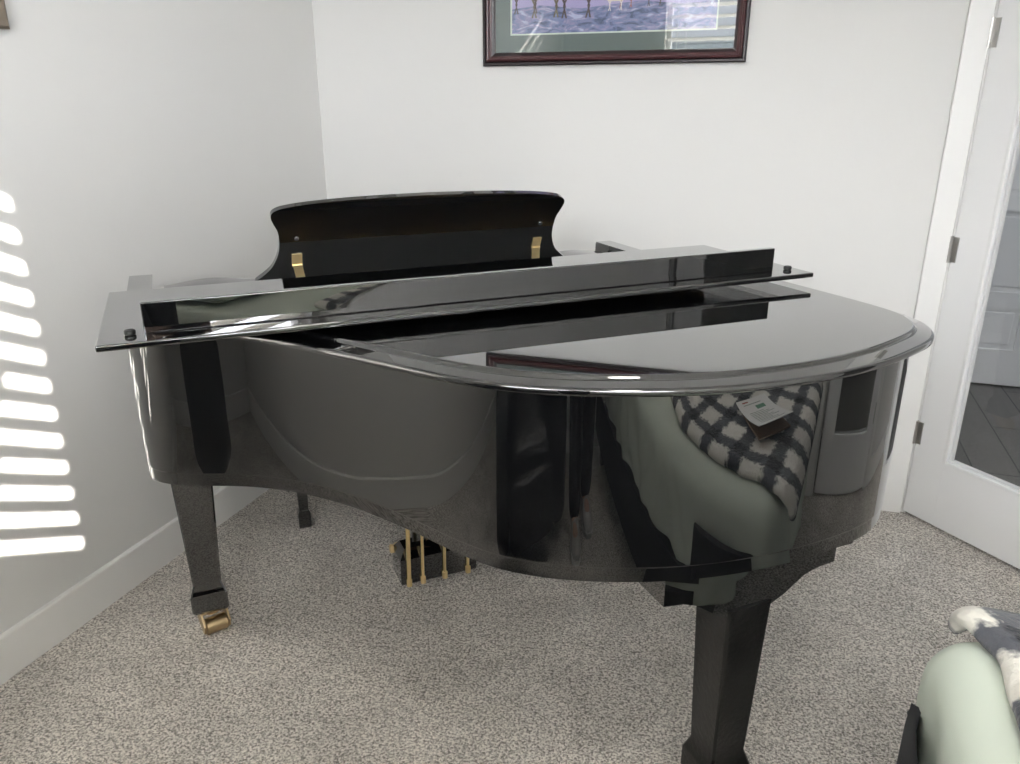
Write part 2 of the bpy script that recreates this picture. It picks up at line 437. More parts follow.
bm = bmesh.new(); cyl(bm, (.055, yf, .86), (0, -1, 0), .026, .008, 24, .002); cyl(bm, (.055, yf - .008, .86), (0, -1, 0), .011, .025, 16); cyl(bm, (.055, yf - .03, .86), (0, -1, 0), .026, .03, 24, .008)
obj('door_handle', bm, M['steel'], d2)
bm = bmesh.new(); prism(bm, [(YB + 1.66 - a, z) for a, z in base_profile()], 'x', -.6, .765); struct('baseboard_hall_back', bm, M['trim'])
bm = bmesh.new(); prism(bm, [(YB + 1.66 - a, z) for a, z in base_profile()], 'x', 1.735, 3.2); struct('baseboard_hall_back', bm, M['trim'])

# window_1 in the wall behind the photographer
win = bpy.data.objects.new('window_1', None); COL.objects.link(win); win['kind'] = 'structure'; win.location = (0, YW, 0)
bm = bmesh.new()
f = .035; yo0, yo1 = -.115, -.065
box(bm, WX0, yo0, WZ0, WX0 + f, yo1, WZ1); box(bm, WX1 - f, yo0, WZ0, WX1, yo1, WZ1)
box(bm, WX0 + f, yo0, WZ0, WX1 - f, yo1, WZ0 + f); box(bm, WX0 + f, yo0, WZ1 - f, WX1 - f, yo1, WZ1)
xm = (WX0 + WX1) / 2; box(bm, xm - .02, yo0, WZ0 + f, xm + .02, yo1, WZ1 - f)
struct('window_frame', bm, M['vinyl'], win)
bm = bmesh.new(); box(bm, WX0 + f, -.092, WZ0 + f, xm - .02, -.088, WZ1 - f); box(bm, xm + .02, -.092, WZ0 + f, WX1 - f, -.088, WZ1 - f)
struct('glass_pane', bm, M['glass'], win)
bm = bmesh.new(); c = .07
box(bm, WX0 - c, 0, WZ0 - c, WX0, .016, WZ1 + c, .003); box(bm, WX1, 0, WZ0 - c, WX1 + c, .016, WZ1 + c, .003)
box(bm, WX0, 0, WZ1, WX1, .016, WZ1 + c, .003); box(bm, WX0 - .02, 0, WZ0 - .02, WX1 + .02, .035, WZ0, .004); box(bm, WX0, 0, WZ0 - c - .02, WX1, .014, WZ0 - .02, .003)
struct('window_casing', bm, M['trim'], win)
# faux wood blind in the reveal
bl = thing('window_blind', 'white horizontal slat blind on the wide window behind the photographer, mirrored in the picture glass', 'blind', (0, YW - .035, 0))
PITCH = .078
bm = bmesh.new(); box(bm, WX0 + .004, -.03, WZ1 - .055, WX1 - .004, .03, WZ1, .003); obj('headrail', bm, M['slat'], bl)
bm = bmesh.new(); z = WZ1 - .055 - .045; zs = []
tilt = math.radians(14)
while z > WZ0 + .04:
    zs.append(z); w = .033
    dy, dz = w * math.cos(tilt), w * math.sin(tilt)
    box(bm, WX0 + .008, -.5, -.5, WX1 - .008, .5, .5)
    bm.verts.ensure_lookup_table()
    for v in bm.verts[-8:]:
        s = v.co.y * 2; t = v.co.z * 2
        v.co = Vector((v.co.x, s * dy, z + s * dz + t * .0016))
    z -= PITCH
obj('slat', bm, M['slat'], bl, None)
bm = bmesh.new(); box(bm, WX0 + .008, -.028, z + PITCH - .05, WX1 - .008, .028, z + PITCH - .035, .003); obj('bottom_rail', bm, M['slat'], bl)
bm = bmesh.new()
x = WX0 + .15
while x < WX1:
    for yy in (-.031, .031): tube(bm, [(x, yy, z + PITCH - .04), (x, yy, WZ1 - .05)], .0016, 6)
    x += .36
obj('ladder_cord', bm, M['slat'], bl)
bm = bmesh.new(); tube(bm, [(WX0 + .09, .045, WZ1 - .05), (WX0 + .09, .045, WZ0 + .2)], .004, 8); obj('tilt_wand', bm, M['slat'], bl)

# world outside
bm = bmesh.new(); box(bm, -40, -60, -.5, 40, YW - .2, -.4); struct('ground', bm, M['ground'])

nh = thing('sky_blocker_house', 'grey house added outside to darken the gaps between the blind slats in the picture glass', 'house', (-3, -17, -.4))  # added to block bright low sky behind the mirrored blind
M['siding'] = mat('grey_lap_siding', (.25, .27, .30), .8); M['roof'] = mat('dark_shingles', (.09, .09, .10), .9)
bm = bmesh.new(); box(bm, -8, -8, 0, 8, 0, 3.4)
z = .2
while z < 3.4: box(bm, -8, 0, z, 8, .02, z + .012); z += .2
obj('wall', bm, M['siding'], nh, None)
bm = bmesh.new(); prism(bm, [(.5, 3.3), (.5, 3.45), (-4, 5.6), (-8.5, 3.45), (-8.5, 3.3)], 'x', -8.4, 8.4); obj('roof', bm, M['roof'], nh, None)
for x in (-5, -1.2, 3.0, 6.0):
    bm = bmesh.new(); ring(bm, x, 1.0, x + 1.2, 2.4, .08, .0, .06); wf = obj('window', bm, M['vinyl'], nh, None)
    bm = bmesh.new(); box(bm, x + .08, .005, 1.08, x + 1.12, .02, 2.32); obj('pane', bm, M['phone'], wf, None)

# ------------------------------------------------------------------ grand piano (local u across, v towards the keyboard)
PX, PY, PHI = -1.018, .929, .7334
piano = thing('grand_piano', 'glossy black baby grand piano with closed lid, front flap folded back and music desk raised', 'piano', (PX, PY, 0), PHI)
B0, B1 = .629, .973           # case bottom and top
rim_pts = [(.010, .34), (.036, .302), (.095, .263), (.17, .232), (.235, .195), (.305, .138), (.372, .062), (.433, -.030), (.485, -.125), (.530, -.215),
           (.577, -.286), (.640, -.342), (.722, -.390), (.813, -.428), (.918, -.455), (1.036, -.468), (1.165, -.465), (1.262, -.448),
           (1.345, -.405), (1.405, -.345), (1.435, -.265), (1.442, -.17), (1.444, -.05)]
rc = catmull(rim_pts, 14)
path = [(.010, .86), (.010, .7), (.010, .55), (.010, .42)] + rc + [(1.445, .1), (1.445, .3), (1.445, .5), (1.445, .7), (1.445, .86)]
path = smooth_pts(resample(path, .012), 10)
bm = bmesh.new()
sweep_open(bm, path, [(.0015, B0), (.0015, B0 + .026), (.0005, B0 + .028), (0, B0 + .030), (0, B1 - .003), (.003, B1), (.045, B1), (.045, B0)])
def sag(x, y): return .008 * (.40 - (.5 * x + .868 * y)) if y > -9 else 0
for v in bm.verts:
    if v.co.z > .9: v.co.z += sag(v.co.x, v.co.y) - .001
obj('case', bm, M['lacquer'], piano, 40)
# inner bottom (soundboard) and iron plate
inner = inset_path(path, .040)
bm = bmesh.new(); prism(bm, inner[4:-4], 'z', .845, .855); obj('soundboard', bm, mat('spruce', (.45, .28, .12), .4), piano)
bm = bmesh.new(); prism(bm, inset_path(path, .07)[20:-20], 'z', .895, .905); obj('iron_plate', bm, M['gold'], piano)
# underside braces
bm = bmesh.new()
for (a, b_) in (((.45, .45), (1.1, -.30)), ((1.0, .45), (1.15, -.32)), ((.20, .42), (.62, .05))):
    A = Vector((*a, 0)); Bv = Vector((*b_, 0)); d = (Bv - A).normalized(); n = Vector((-d.y, d.x, 0)) * .04
    prism(bm, [(p.x, p.y) for p in (A + n, A - n, Bv - n, Bv + n)], 'z', .70, .84)
obj('brace', bm, M['lacquer_flat'], piano)
# key bed
bm = bmesh.new(); box(bm, .030, .46, .600, 1.435, .985, .668, .003); obj('key_bed', bm, M['lacquer_flat'], piano)
# arms
for s, (a, b_) in enumerate(((.0105, .066), (1.392, 1.4445))):
    bm = bmesh.new()
    pr = [(.862, .66), (.985, .66)] + catmull([(.992, .69), (.990, .75), (.968, .785), (.925, .80), (.890, .815), (.872, .85), (.866, .90), (.864, .965)], 5) + [(.860, .973), (.42, .973), (.42, .66)]
    prism(bm, pr, 'x', a, b_)
    bmesh.ops.bevel(bm, geom=[e for e in bm.edges if abs(e.verts[0].co.x - e.verts[1].co.x) < 1e-5 and e.calc_face_angle(0) > .5], offset=.003, segments=2, affect='EDGES')
    obj('arm', bm, M['lacquer'], piano)
# fallboard (open, leaning back), its ends gently crowned
bm = bmesh.new()
def crown(u):
    return .948 + .016 * math.exp(-((u - .20) / .10) ** 2) + .016 * math.exp(-((u - 1.265) / .10) ** 2)
us = [.090 + (1.375 - .090) * i / 60 for i in range(61)]
rings = [[(u, .62, .925), (u, .800, .915), (u, .815, crown(u) - .006), (u, .808, crown(u) - .001), (u, .800, crown(u)), (u, .72, crown(u) - .006), (u, .64, .935)] for u in us]
loft(bm, rings); obj('fallboard', bm, M['lacquer'], piano)
# music shelf behind the desk
bm = bmesh.new(); box(bm, .10, .50, .925, 1.365, .76, .938, .002); obj('music_shelf', bm, M['lacquer'], piano)
# music desk
T = Vector((0, -.419, .908)); N = Vector((0, -.908, -.419)); DO = Vector((.7315, .64, .975))
half = [(0, .229), (.15, .2265), (.28, .220), (.345, .2125), (.371, .206), (.383, .197), (.3855, .186), (.380, .168), (.372, .150), (.3685, .128),
        (.371, .086), (.388, .045), (.408, .024), (.428, .008)]
hp = catmull(half, 7)
out = hp + [(.430, -.003), (.425, -.012), (.38, -.014), (.372, -.035)]
full = [(x, y) for x, y in out] + [(-x, y) for x, y in out[::-1]][:-1]
bm = bmesh.new()
def dpt(x, y, d): return DO + Vector((x, 0, 0)) + T * y + N * d
A = [bm.verts.new(dpt(x, y, .006)) for x, y in full]; Bq = [bm.verts.new(dpt(x, y, -.008)) for x, y in full]
fa = bm.faces.new(A); fb = bm.faces.new(Bq[::-1])
for i in range(len(full)): bm.faces.new((A[i], Bq[i], Bq[(i + 1) % len(full)], A[(i + 1) % len(full)]))
bmesh.ops.bevel(bm, geom=[e for e in bm.edges if (e.link_faces[0] in (fa, fb)) != (e.link_faces[1] in (fa, fb))], offset=.003, segments=3, affect='EDGES')
desk = obj('music_desk', bm, M['lacquer'], piano)
for sx in (-1, 1):
    bm = bmesh.new(); x0 = sx * .327
    def dbox(xa, xb, ya, yb, da, db, sk=0):
        vs = [bm.verts.new(dpt(x + (sk if y == ya else 0), y, d)) for x in (xa, xb) for y in (ya, yb) for d in (da, db)]
        for f4 in ((0, 1, 3, 2), (4, 6, 7, 5), (0, 4, 5, 1), (2, 3, 7, 6), (0, 2, 6, 4), (1, 5, 7, 3)): bm.faces.new([vs[i] for i in f4])
    dbox(x0 - .0125, x0 + .0125, .052, .081, .0055, .0095)
    cyl(bm, dpt(x0 - .0125, .050, .010), (1, 0, 0), .003, .025, 10)
    dbox(x0 - .0105, x0 + .0125, -.006, .049, .0065, .0105, .010)
    obj('prop_hinge', bm, M['brass'], desk, 30)
    bm = bmesh.new(); cyl(bm, dpt(x0 + sx * .0, .126, .0055), N, .0055, .003, 16, .001); obj('screw', bm, M['dark_steel'], desk)
# main lid
lid_front = .425
lp = [(-.008, lid_front), (-.008, .36), (-.003, .31), (.026, .262), (.085, .225), (.16, .178), (.235, .110), (.297, .040), (.343, -.028), (.385, -.090), (.437, -.168), (.492, -.252),
      (.548, -.315), (.612, -.367), (.686, -.410), (.765, -.444), (.853, -.472), (.956, -.487), (1.084, -.490), (1.200, -.474), (1.308, -.442),
      (1.398, -.406), (1.454, -.358), (1.492, -.292), (1.504, -.210), (1.505, -.10), (1.502, .10), (1.498, .25), (1.496, lid_front)]
lpath = smooth_pts(resample([lp[0], lp[1]] + catmull(lp[2:-3], 14) + lp[-3:], .012), 10)
prof = [(.004, B1), (.001, B1 + .001), (0, B1 + .004), (0, B1 + .009), (.002, B1 + .012), (.006, B1 + .0135), (.030, B1 + .017), (.033, B1 + .018), (.0345, B1 + .021), (.037, B1 + .0235), (.041, B1 + .0245)]
bm = bmesh.new()
offs = [[(x, min(y, lid_front)) for x, y in inset_path(lpath, d)] for d, _ in prof]
loft(bm, [[(x, y, z) for x, y in o] for o, (d, z) in zip(offs, prof)])
LZ = B1 + .0245
for v in bm.verts: v.co.z += sag(v.co.x, v.co.y)
lid = obj('main_lid', bm, M['lacquer'], piano, 50)
# folded front flap resting over the main lid
bm = bmesh.new()
F0, F1 = 1.0135, 1.0245
box(bm, -.009, .002, F0, 1.490, .424, F1, .0035, 3)
flap = obj('front_flap', bm, M['lacquer'], piano, 40)
bm = bmesh.new(); box(bm, .064, .050, F1, 1.410, .066, 1.079, .0025, 3); obj('apron_strip', bm, M['lacquer'], flap, 40)
bm = bmesh.new(); cyl(bm, (.01, .424, 1.006), (1, 0, 0), .005, 1.47, 10); box(bm, .01, .39, LZ - .001, 1.48, .424, F0, 0); obj('lid_hinge', bm, M['old_brass'], piano, 30)
for u in (.042, 1.457):
    bm = bmesh.new(); cyl(bm, (u, .054, F1), (0, 0, 1), .0095, .009, 20, .002); obj('bumper', bm, M['rubber'], flap)
for u in (.10, .74, 1.38):
    bm = bmesh.new(); cyl(bm, (u, .33, LZ - .001), (0, 0, 1), .008, F0 - LZ + .002, 16); obj('bumper', bm, M['rubber'], piano)
# legs
def leg(cx, cy, top, wt, wb, m, casterdir):
    bm = bmesh.new(); c = .004
    S = [(.075, wb + .006), (.082, wb + .010), (.128, wb + .010), (.136, wb + .007), (.160, wb - .001), (.20, wb + .0005), (top, wt)]
    loft(bm, [square(cx, cy, z, h, None, c) for z, h in S])
    lg = obj('leg', bm, m, piano, 25)
    ck = Vector((math.cos(casterdir), math.sin(casterdir), 0)); cn = Vector((-ck.y, ck.x, 0)); o = Vector((cx, cy, 0))
    bm = bmesh.new()
    cyl(bm, (cx, cy, .052), (0, 0, 1), .022, .024, 20)
    # brass fork: a top bridge and two cheeks around a wide roller
    for s in (-1, 1):
        pts = [o + cn * (s * .034) + ck * a + Vector((0, 0, z)) for a, z in ((-.020, .066), (.022, .066), (.046, .034), (.040, .010), (.026, .008), (.012, .022), (-.016, .052))]
        A = [bm.verts.new(p - cn * .0025) for p in pts]; Bv = [bm.verts.new(p + cn * .0025) for p in pts]
        bm.faces.new(A); bm.faces.new(Bv[::-1])
        for i in range(7): bm.faces.new((A[i], Bv[i], Bv[(i + 1) % 7], A[(i + 1) % 7]))
    q = [o + ck * a + cn * b_ + Vector((0, 0, z)) for z in (.060, .067) for a, b_ in ((-.022, -.034), (.024, -.034), (.024, .034), (-.022, .034))]
    V8 = [bm.verts.new(p) for p in q]
    for f4 in ((3, 2, 1, 0), (4, 5, 6, 7), (0, 1, 5, 4), (1, 2, 6, 5), (2, 3, 7, 6), (3, 0, 4, 7)): bm.faces.new([V8[i] for i in f4])
    cs = obj('caster', bm, M['old_brass'], lg, 30)
    bm = bmesh.new(); cyl(bm, o + ck * .026 - cn * .030 + Vector((0, 0, .0235)), cn, .0235, .060, 28, .003); obj('caster_wheel', bm, M['old_brass'], cs, 30)
leg(.090, .665, .600, .0550, .0375, M['lacquer'], math.radians(-75))
leg(1.372, .665, .600, .0585, .040, M['lacquer'], math.radians(200))
leg(1.020, -.378, .522, .0500, .040, M['pebble'], math.radians(60))
# corbel above the tail leg
bm = bmesh.new()
cc = 1.020
lpz = [(.05, .512), (.08, .526), (.10, .540), (.122, .555), (.150, .566), (.192, .572), (.192, .640)]
rp = [(.050, .512), (.080, .526), (.100, .540), (.122, .555), (.150, .564), (.195, .567), (.195, .597), (.236, .597), (.236, .640)]
prof2 = [(cc + a, z) for a, z in rp] + [(cc - a, z) for a, z in lpz[::-1]]
prism(bm, prof2, 'y', -.424, -.20); obj('leg_bracket', bm, M['lacquer'], piano, 30)
# pedal lyre
ly = bmesh.new()
U0, U1, V0, V1 = .622, .862, .600, .690
loft(ly, [square((U0 + U1) / 2, (V0 + V1) / 2, z, (U1 - U0) / 2 - i, (V1 - V0) / 2 - i) for z, i in ((.030, .002), (.034, 0), (.115, 0), (.122, .004), (.140, .016), (.143, .018))])
lyre = obj('pedal_lyre', ly, M['lacquer'], piano, 25)
for u in (.668, .770):
    bm = bmesh.new(); box(bm, u, .632, .140, u + .045, .662, .602, .004); obj('lyre_post', bm, M['lacquer'], lyre)
for u, r in ((.645, .0065), (.688, .0045), (.757, .0045), (.832, .0045)):
    bm = bmesh.new()
    y_ = .594
    tube(bm, [(u, y_, .048), (u + .003, y_, .30), (u + .006, y_ - .004, .645)], r, 12)
    obj('brass_rod', bm, M['brass'], lyre)
    bm = bmesh.new(); cyl(bm, (u, y_, .028), (0, 0, 1), .0085, .022, 12, .001); obj('rod_ferrule', bm, M['brass'], lyre)
for u in (.668, .742, .816):
    bm = bmesh.new()
    rings = []
    for v, w, z in ((.64, .010, .062), (.69, .010, .060), (.73, .012, .056), (.77, .020, .050), (.80, .024, .044), (.82, .018, .040), (.828, .008, .038)):
        rings.append([(u - w, v, z), (u - w * .6, v, z + .006), (u + w * .6, v, z + .006), (u + w, v, z), (u + w * .6, v, z - .004), (u - w * .6, v, z - .004)])
    loft(bm, rings); obj('pedal', bm, M['brass'], lyre)
bm = bmesh.new(); cyl(bm, (.612, .685, .112), (1, 0, 0), .014, .012, 20, .003); obj('lyre_knob', bm, M['brass'], lyre)
bm = bmesh.new(); cyl(bm, (.720, .672, .143), (0, 0, 1), .016, .012, 20, .003); obj('lyre_knob', bm, M['brass'], lyre)

# ------------------------------------------------------------------ piano bench behind the piano
def P2W(u, v): return (PX + u * math.cos(PHI) - v * math.sin(PHI), PY + u * math.sin(PHI) + v * math.cos(PHI))
bx, by = P2W(.745, 1.285)
bench = thing('piano_bench', 'black piano bench tucked behind the grand piano, its legs seen beneath the case', 'bench', (bx, by, 0), PHI)
bm = bmesh.new(); box(bm, -.352, -.172, .350, .352, .172, .425, .004); obj('seat_frame', bm, M['lacquer'], bench)
bm = bmesh.new(); box(bm, -.358, -.178, .425, .358, .178, .475, .016, 4); obj('seat', bm, M['leather'], bench)
for sx in (-1, 1):
    for sy in (-1, 1):
        bm = bmesh.new()
        cx, cy = sx * .325, sy * .150
        loft(bm, [square(cx, cy, z, h, None, .002) for z, h in ((0, .019), (.004, .021), (.055, .021), (.066, .016), (.35, .022))])
        obj('leg', bm, M['lacquer'], bench, 25)

# ------------------------------------------------------------------ framed picture on the back wall
PXa, PXb, PZa, PZb = -1.068, -.162, 1.523, 2.16
pic = thing('framed_picture', 'framed painting with horses above the piano, dark red wood frame and green mat', 'picture', ((PXa + PXb) / 2, YB, PZa))
hw = (PXb - PXa) / 2; hh = PZb - PZa
def mould(bm, x0, z0, x1, z1, prof):
    cs = []
    for i, (d, y) in enumerate(prof):
        cs.append([(x0 + d, y, z0 + d), (x1 - d, y, z0 + d), (x1 - d, y, z1 - d), (x0 + d, y, z1 - d)])
    cs.append(cs[0])
    R = [[bm.verts.new(p) for p in r] for r in cs[:-1]]
    for i in range(len(R)):
        a, b_ = R[i], R[(i + 1) % len(R)]
        for k in range(4): bm.faces.new((a[k], a[(k + 1) % 4], b_[(k + 1) % 4], b_[k]))
bm = bmesh.new(); mould(bm, -hw, 0, hw, hh, [(0, -.002), (0, -.020), (.004, -.024), (.010, -.024), (.012, -.020), (.012, -.002)]); fr = obj('outer_moulding', bm, M['frame_dark'], pic, 30)
bm = bmesh.new(); mould(bm, -hw, 0, hw, hh, [(.012, -.002), (.012, -.019), (.015, -.027), (.019, -.029), (.023, -.027), (.024, -.022), (.028, -.021), (.033, -.017), (.033, -.002)]); obj('frame', bm, M['frame'], pic, 30)
bm = bmesh.new(); mould(bm, -hw, 0, hw, hh, [(.033, -.002), (.033, -.015), (.040, -.012), (.044, -.008), (.044, -.002)]); obj('inner_moulding', bm, M['frame_dark'], pic, 30)
mx0, mz0, mx1, mz1 = -hw + .040, .040, hw - .040, hh - .04
ax0, az0, ax1, az1 = -hw + .102, .112, hw - .102, hh - .112
bm = bmesh.new(); mould(bm, -hw, 0, hw, hh, [(.040, -.002), (.040, -.006), (.099, -.006), (.099, -.002)])
# the mat is deeper at the foot than at the sides
obj('mat', bm, M['matboard'], pic, None)
bm = bmesh.new(); mould(bm, -hw, 0, hw, hh, [(.099, -.002), (.099, -.0065), (.104, -.0055), (.104, -.002)]); obj('mat_bevel', bm, M['mat_core'], pic, None)
bm = bmesh.new()
X0, X1, Z0, Z1 = -hw + .10, hw - .10, .10, hh - .10
def quad(xa, za, xb, zb, y, mi):
    f = bm.faces.new([bm.verts.new(p) for p in ((xa, y, za), (xb, y, za), (xb, y, zb), (xa, y, zb))]); f.material_index = mi
def poly(pts, y, mi):
    f = bm.faces.new([bm.verts.new((a, y, b_)) for a, b_ in pts]); f.material_index = mi
box(bm, X0, -.0030, Z0, X1, -.001, Z1)
quad(X0, .178, X1, Z1, -.0031, 1)
poly([(X0, .182), (-.25, .192), (-.1, .178), (.1, .195), (.25, .180), (X1, .19), (X1, .165), (X0, .16)], -.0032, 0)
def beast(x, zf, s, mi, heads=1):
    w = .0019 * s
    for i, (dx, bend) in enumerate(((-.040, .012), (-.022, -.010), (.022, .013), (.040, -.009))):
        poly([((x + (dx - .003) * s), zf + .055 * s), (x + (dx + bend) * s - w, zf + .028 * s), (x + (dx + bend * .3) * s - w, zf), (x + (dx + bend * .3) * s + w * 1.4, zf), (x + (dx + bend) * s + w, zf + .028 * s), (x + (dx + .005) * s, zf + .055 * s)], -.0034 - .0001 * i, mi)
    poly([(x - .048 * s, zf + .055 * s), (x - .035 * s, zf + .046 * s), (x + .03 * s, zf + .046 * s), (x + .048 * s, zf + .06 * s), (x + .05 * s, zf + .085 * s), (x + .062 * s, zf + .11 * s),
          (x + .082 * s, zf + .10 * s), (x + .086 * s, zf + .108 * s), (x + .064 * s, zf + .128 * s), (x + .045 * s, zf + .112 * s), (x + .03 * s, zf + .092 * s), (x - .03 * s, zf + .094 * s), (x - .05 * s, zf + .08 * s)], -.0040, mi)
cxp = (PXa + PXb) / 2
for (xw, zf, s, mi) in ((-.915, 1.690, 1.1, 2), (-.845, 1.676, 1.25, 3), (-.735, 1.672, 1.35, 2), (-.60, 1.690, .62, 4), (-.565, 1.698, .55, 5), (-.47, 1.70, .6, 2)):
    beast(xw - cxp, zf - PZa, s, mi)
obj('painting', bm, None, pic, None, mats=[M['meadow'], M['paint_sky'], M['horse'], M['horse2'], M['hound'], M['hound2']])
bm = bmesh.new(); box(bm, -hw + .038, -.0112, .038, hw - .038, -.0092, hh - .038); obj('glazing', bm, M['glass'], pic, None)

# small frame on the left wall, only its corner shows
pf = thing('picture_frame', 'corner of a brown picture frame high on the left wall', 'picture', (XL, 1.50, 1.558), PI / 2)
bm = bmesh.new(); mould(bm, 0, 0, -.30, .42, [(0, 0)]) if False else None
bm.free()
bm = bmesh.new(); mould(bm, -.36, 0, 0, .46, [(0, -.002), (0, -.022), (.006, -.026), (.022, -.020), (.026, -.012), (.026, -.002)]); obj('frame', bm, mat('bronze_brown_frame', (.16, .13, .10), .4), pf, 30)
bm = bmesh.new(); box(bm, -.336, -.008, .024, -.024, -.002, .436); obj('print', bm, M['mat_core'], pf)

# ------------------------------------------------------------------ bed with sage sheet, fleece and booklet
BX0, BX1, BY0, BY1, BZ0, BZ1 = .292, 1.25, -.66, 1.235, .26, .612
def rbox(x0, y0, z0, x1, y1, z1, r, nx, ny, nz, fn=None):
    bm = bmesh.new(); bmesh.ops.create_cube(bm, size=2)
    bmesh.ops.subdivide_edges(bm, edges=[e for e in bm.edges if abs(e.verts[0].co.x - e.verts[1].co.x) > 1], cuts=nx, use_grid_fill=True)
    bmesh.ops.subdivide_edges(bm, edges=[e for e in bm.edges if abs(e.verts[0].co.y - e.verts[1].co.y) > 1], cuts=ny, use_grid_fill=True)
    bmesh.ops.subdivide_edges(bm, edges=[e for e in bm.edges if abs(e.verts[0].co.z - e.verts[1].co.z) > 1], cuts=nz, use_grid_fill=True)
    c = Vector(((x0 + x1) / 2, (y0 + y1) / 2, (z0 + z1) / 2)); h = Vector(((x1 - x0) / 2, (y1 - y0) / 2, (z1 - z0) / 2))
    for v in bm.verts:
        p = Vector((v.co.x * h.x, v.co.y * h.y, v.co.z * h.z))
        q = Vector([max(-h[i] + r[i], min(h[i] - r[i], p[i])) for i in range(3)])
        d = Vector([(p[i] - q[i]) / r[i] for i in range(3)])
        if d.length > 1e-6:
            d = d.normalized() * max(abs(d.x), abs(d.y), abs(d.z)) if False else d.normalized()
            p = q + Vector([d[i] * r[i] for i in range(3)])
        v.co = c + p
        if fn: v.co = fn(v.co)
    return bm
def wrinkle(p):
    q = Vector(p)
    side = max(0, min(1, (BZ1 - .03 - p.z) / .12))
    n1 = noise.noise(Vector((p.x * 3 + p.y * 5, p.z * 2.5 + p.y * 3, 1.7)))
    n2 = noise.noise(Vector((p.x * 6 + p.y * 11 + p.z * 5, p.z * 3, 4.1)))
    n3 = 1 - abs(noise.noise(Vector((p.x * 9 + p.y * 8 - p.z * 7, p.z * 2 + p.y, 7.3)))) * 4
    a = .020 * n1 + .012 * n2 + .007 * max(-1, n3)
    c = Vector(((BX0 + BX1) / 2, (BY0 + BY1) / 2, p.z)); d = (Vector(p) - c)
    dx = max(0, abs(d.x) - (BX1 - BX0) / 2 + .10) / .1; dy = max(0, abs(d.y) - (BY1 - BY0) / 2 + .10) / .1
    dd = Vector((math.copysign(dx, d.x), math.copysign(dy, d.y), 0))
    if dd.length > 0: dd.normalize()
    tuck = max(0, (BZ0 + .04 - p.z) / .04)
    a += .0065 * math.sin((p.x + p.y) * 40 + p.z * 26 + 5 * noise.noise(Vector((p.x * 3, p.y * 3, p.z * 4)))) * side
    q += dd * (a * side - .03 * tuck * tuck)
    q.z += (1 - side) * .004 * noise.noise(Vector((p.x * 4, p.y * 4, 9)))
    return q
bed = thing('bed', 'bed with a pale sage green fitted sheet on a black base at the right edge', 'bed', (0, 0, 0))
bm = rbox(BX0, BY0, BZ0, BX1, BY1, BZ1, (.085, .085, .075), 44, 84, 22, wrinkle)
obj('mattress', bm, M['sheet'], bed, 80)
bm = bmesh.new()
prism(bm, [(BX0 + .02, BY0), (.27, BY0), (.27, BY1 - .14), (BX0 - .006, BY1 - .085), (BX0 + .03, BY1 - .09)], 'z', .13, .34); box(bm, BX1 - .02, BY0, .13, BX1 + .02, BY1 - .07, .41, .012, 3)
box(bm, BX0 + .02, BY1 - .11, .13, BX1 - .02, BY1 - .07, .41, .012, 3); box(bm, BX0 + .02, BY0, .28, BX1 - .02, BY1 - .11, .335)
obj('bed_base', bm, M['black_cloth'], bed)
bm = bmesh.new(); prism(bm, [(.266, BY1 - .34), (.252, BY1 - .30), (.253, BY1 - .19), (.266, BY1 - .13), (BX0 - .010, BY1 - .075), (BX0 + .004, BY1 - .085), (.281, BY1 - .14), (.276, BY1 - .19), (.274, BY1 - .34)], 'z', .37, .49)
obj('strap', bm, M['black_cloth'], bed)
for k in range(3):
    bm = bmesh.new(); cyl(bm, (.285 - .003 * k, BY1 - .090 - .014 * k, .482 - .012 * k), (-1, -.3, 0), .0045, .009, 14, .001); obj('stud', bm, M['rubber'], bed)
for x in (BX0 + .05, BX1 - .05):
    for y in (BY0 + .08, BY1 - .16):
        bm = bmesh.new(); loft(bm, [square(x, y, z, h) for z, h in ((0, .02), (.135, .03))]); obj('leg', bm, M['lacquer_flat'], bed)
bm = rbox(BX0 + .10, BY0 + .03, BZ1 + .006, BX1 - .12, BY0 + .42, BZ1 + .11, (.09, .09, .052), 30, 20, 8, lambda p: p + Vector((0, 0, .008 * noise.noise(p * 7))))
tag(obj('pillow', bm, M['sheet'], None, 80), 'sage green pillow at the head of the bed', 'pillow')

# fleece: folded layer thrown over the foot of the bed; local s along X, t along Y
def fleece():
    bm = bmesh.new(); uvl = bm.loops.layers.uv.new('UVMap')
    NS, NT = 70, 90
    G = []
    yend = BY1 + .040; r = .075
    for j in range(NT + 1):
        row = []
        t = -0.02 + 1.215 * j / NT      # arc length from the far edge towards and over the foot
        for i in range(NS + 1):
            s = i / NS
            ys = .10 + t
            left = .378 + .018 * math.sin(ys * 5) + max(0, .62 - ys) * .34 - .05 * max(0, min(1, (ys - 1.12) / .1))
            x = left + s * (1.17 - left)
            top = BZ1 + .036 + .006 * noise.noise(Vector((x * 9, ys * 9, 2))) + .004 * noise.noise(Vector((x * 23, ys * 23, 5)))
            edge = min(s * (1.17 - left), (1 - s) * (1.17 - left), t + .02 )
            top -= .024 * max(0, 1 - edge / .03) ** 2
            y = ys; z = top
            bend = ys - (yend - r)
            if bend > 0:
                ang = min(bend / r, PI / 2); y = yend - r + r * math.sin(ang); z = top - r * (1 - math.cos(ang))
                rest = bend - r * PI / 2
                if rest > 0:
                    z -= rest; y += .008 + .010 * math.sin(x * 24 + 1) * min(1, rest / .05)
            v = bm.verts.new((x, y, z)); row.append((v, (s * .85 - .02, t - .035)))
        G.append(row)
    for j in range(NT):
        for i in range(NS):
            c = [G[j][i], G[j][i + 1], G[j + 1][i + 1], G[j + 1][i]]
            f = bm.faces.new([q[0] for q in c])
            for lo, q in zip(f.loops, c): lo[uvl].uv = q[1]
    return bm
bl_ = obj('fleece_blanket', fleece(), M['plaid'], None, 80)
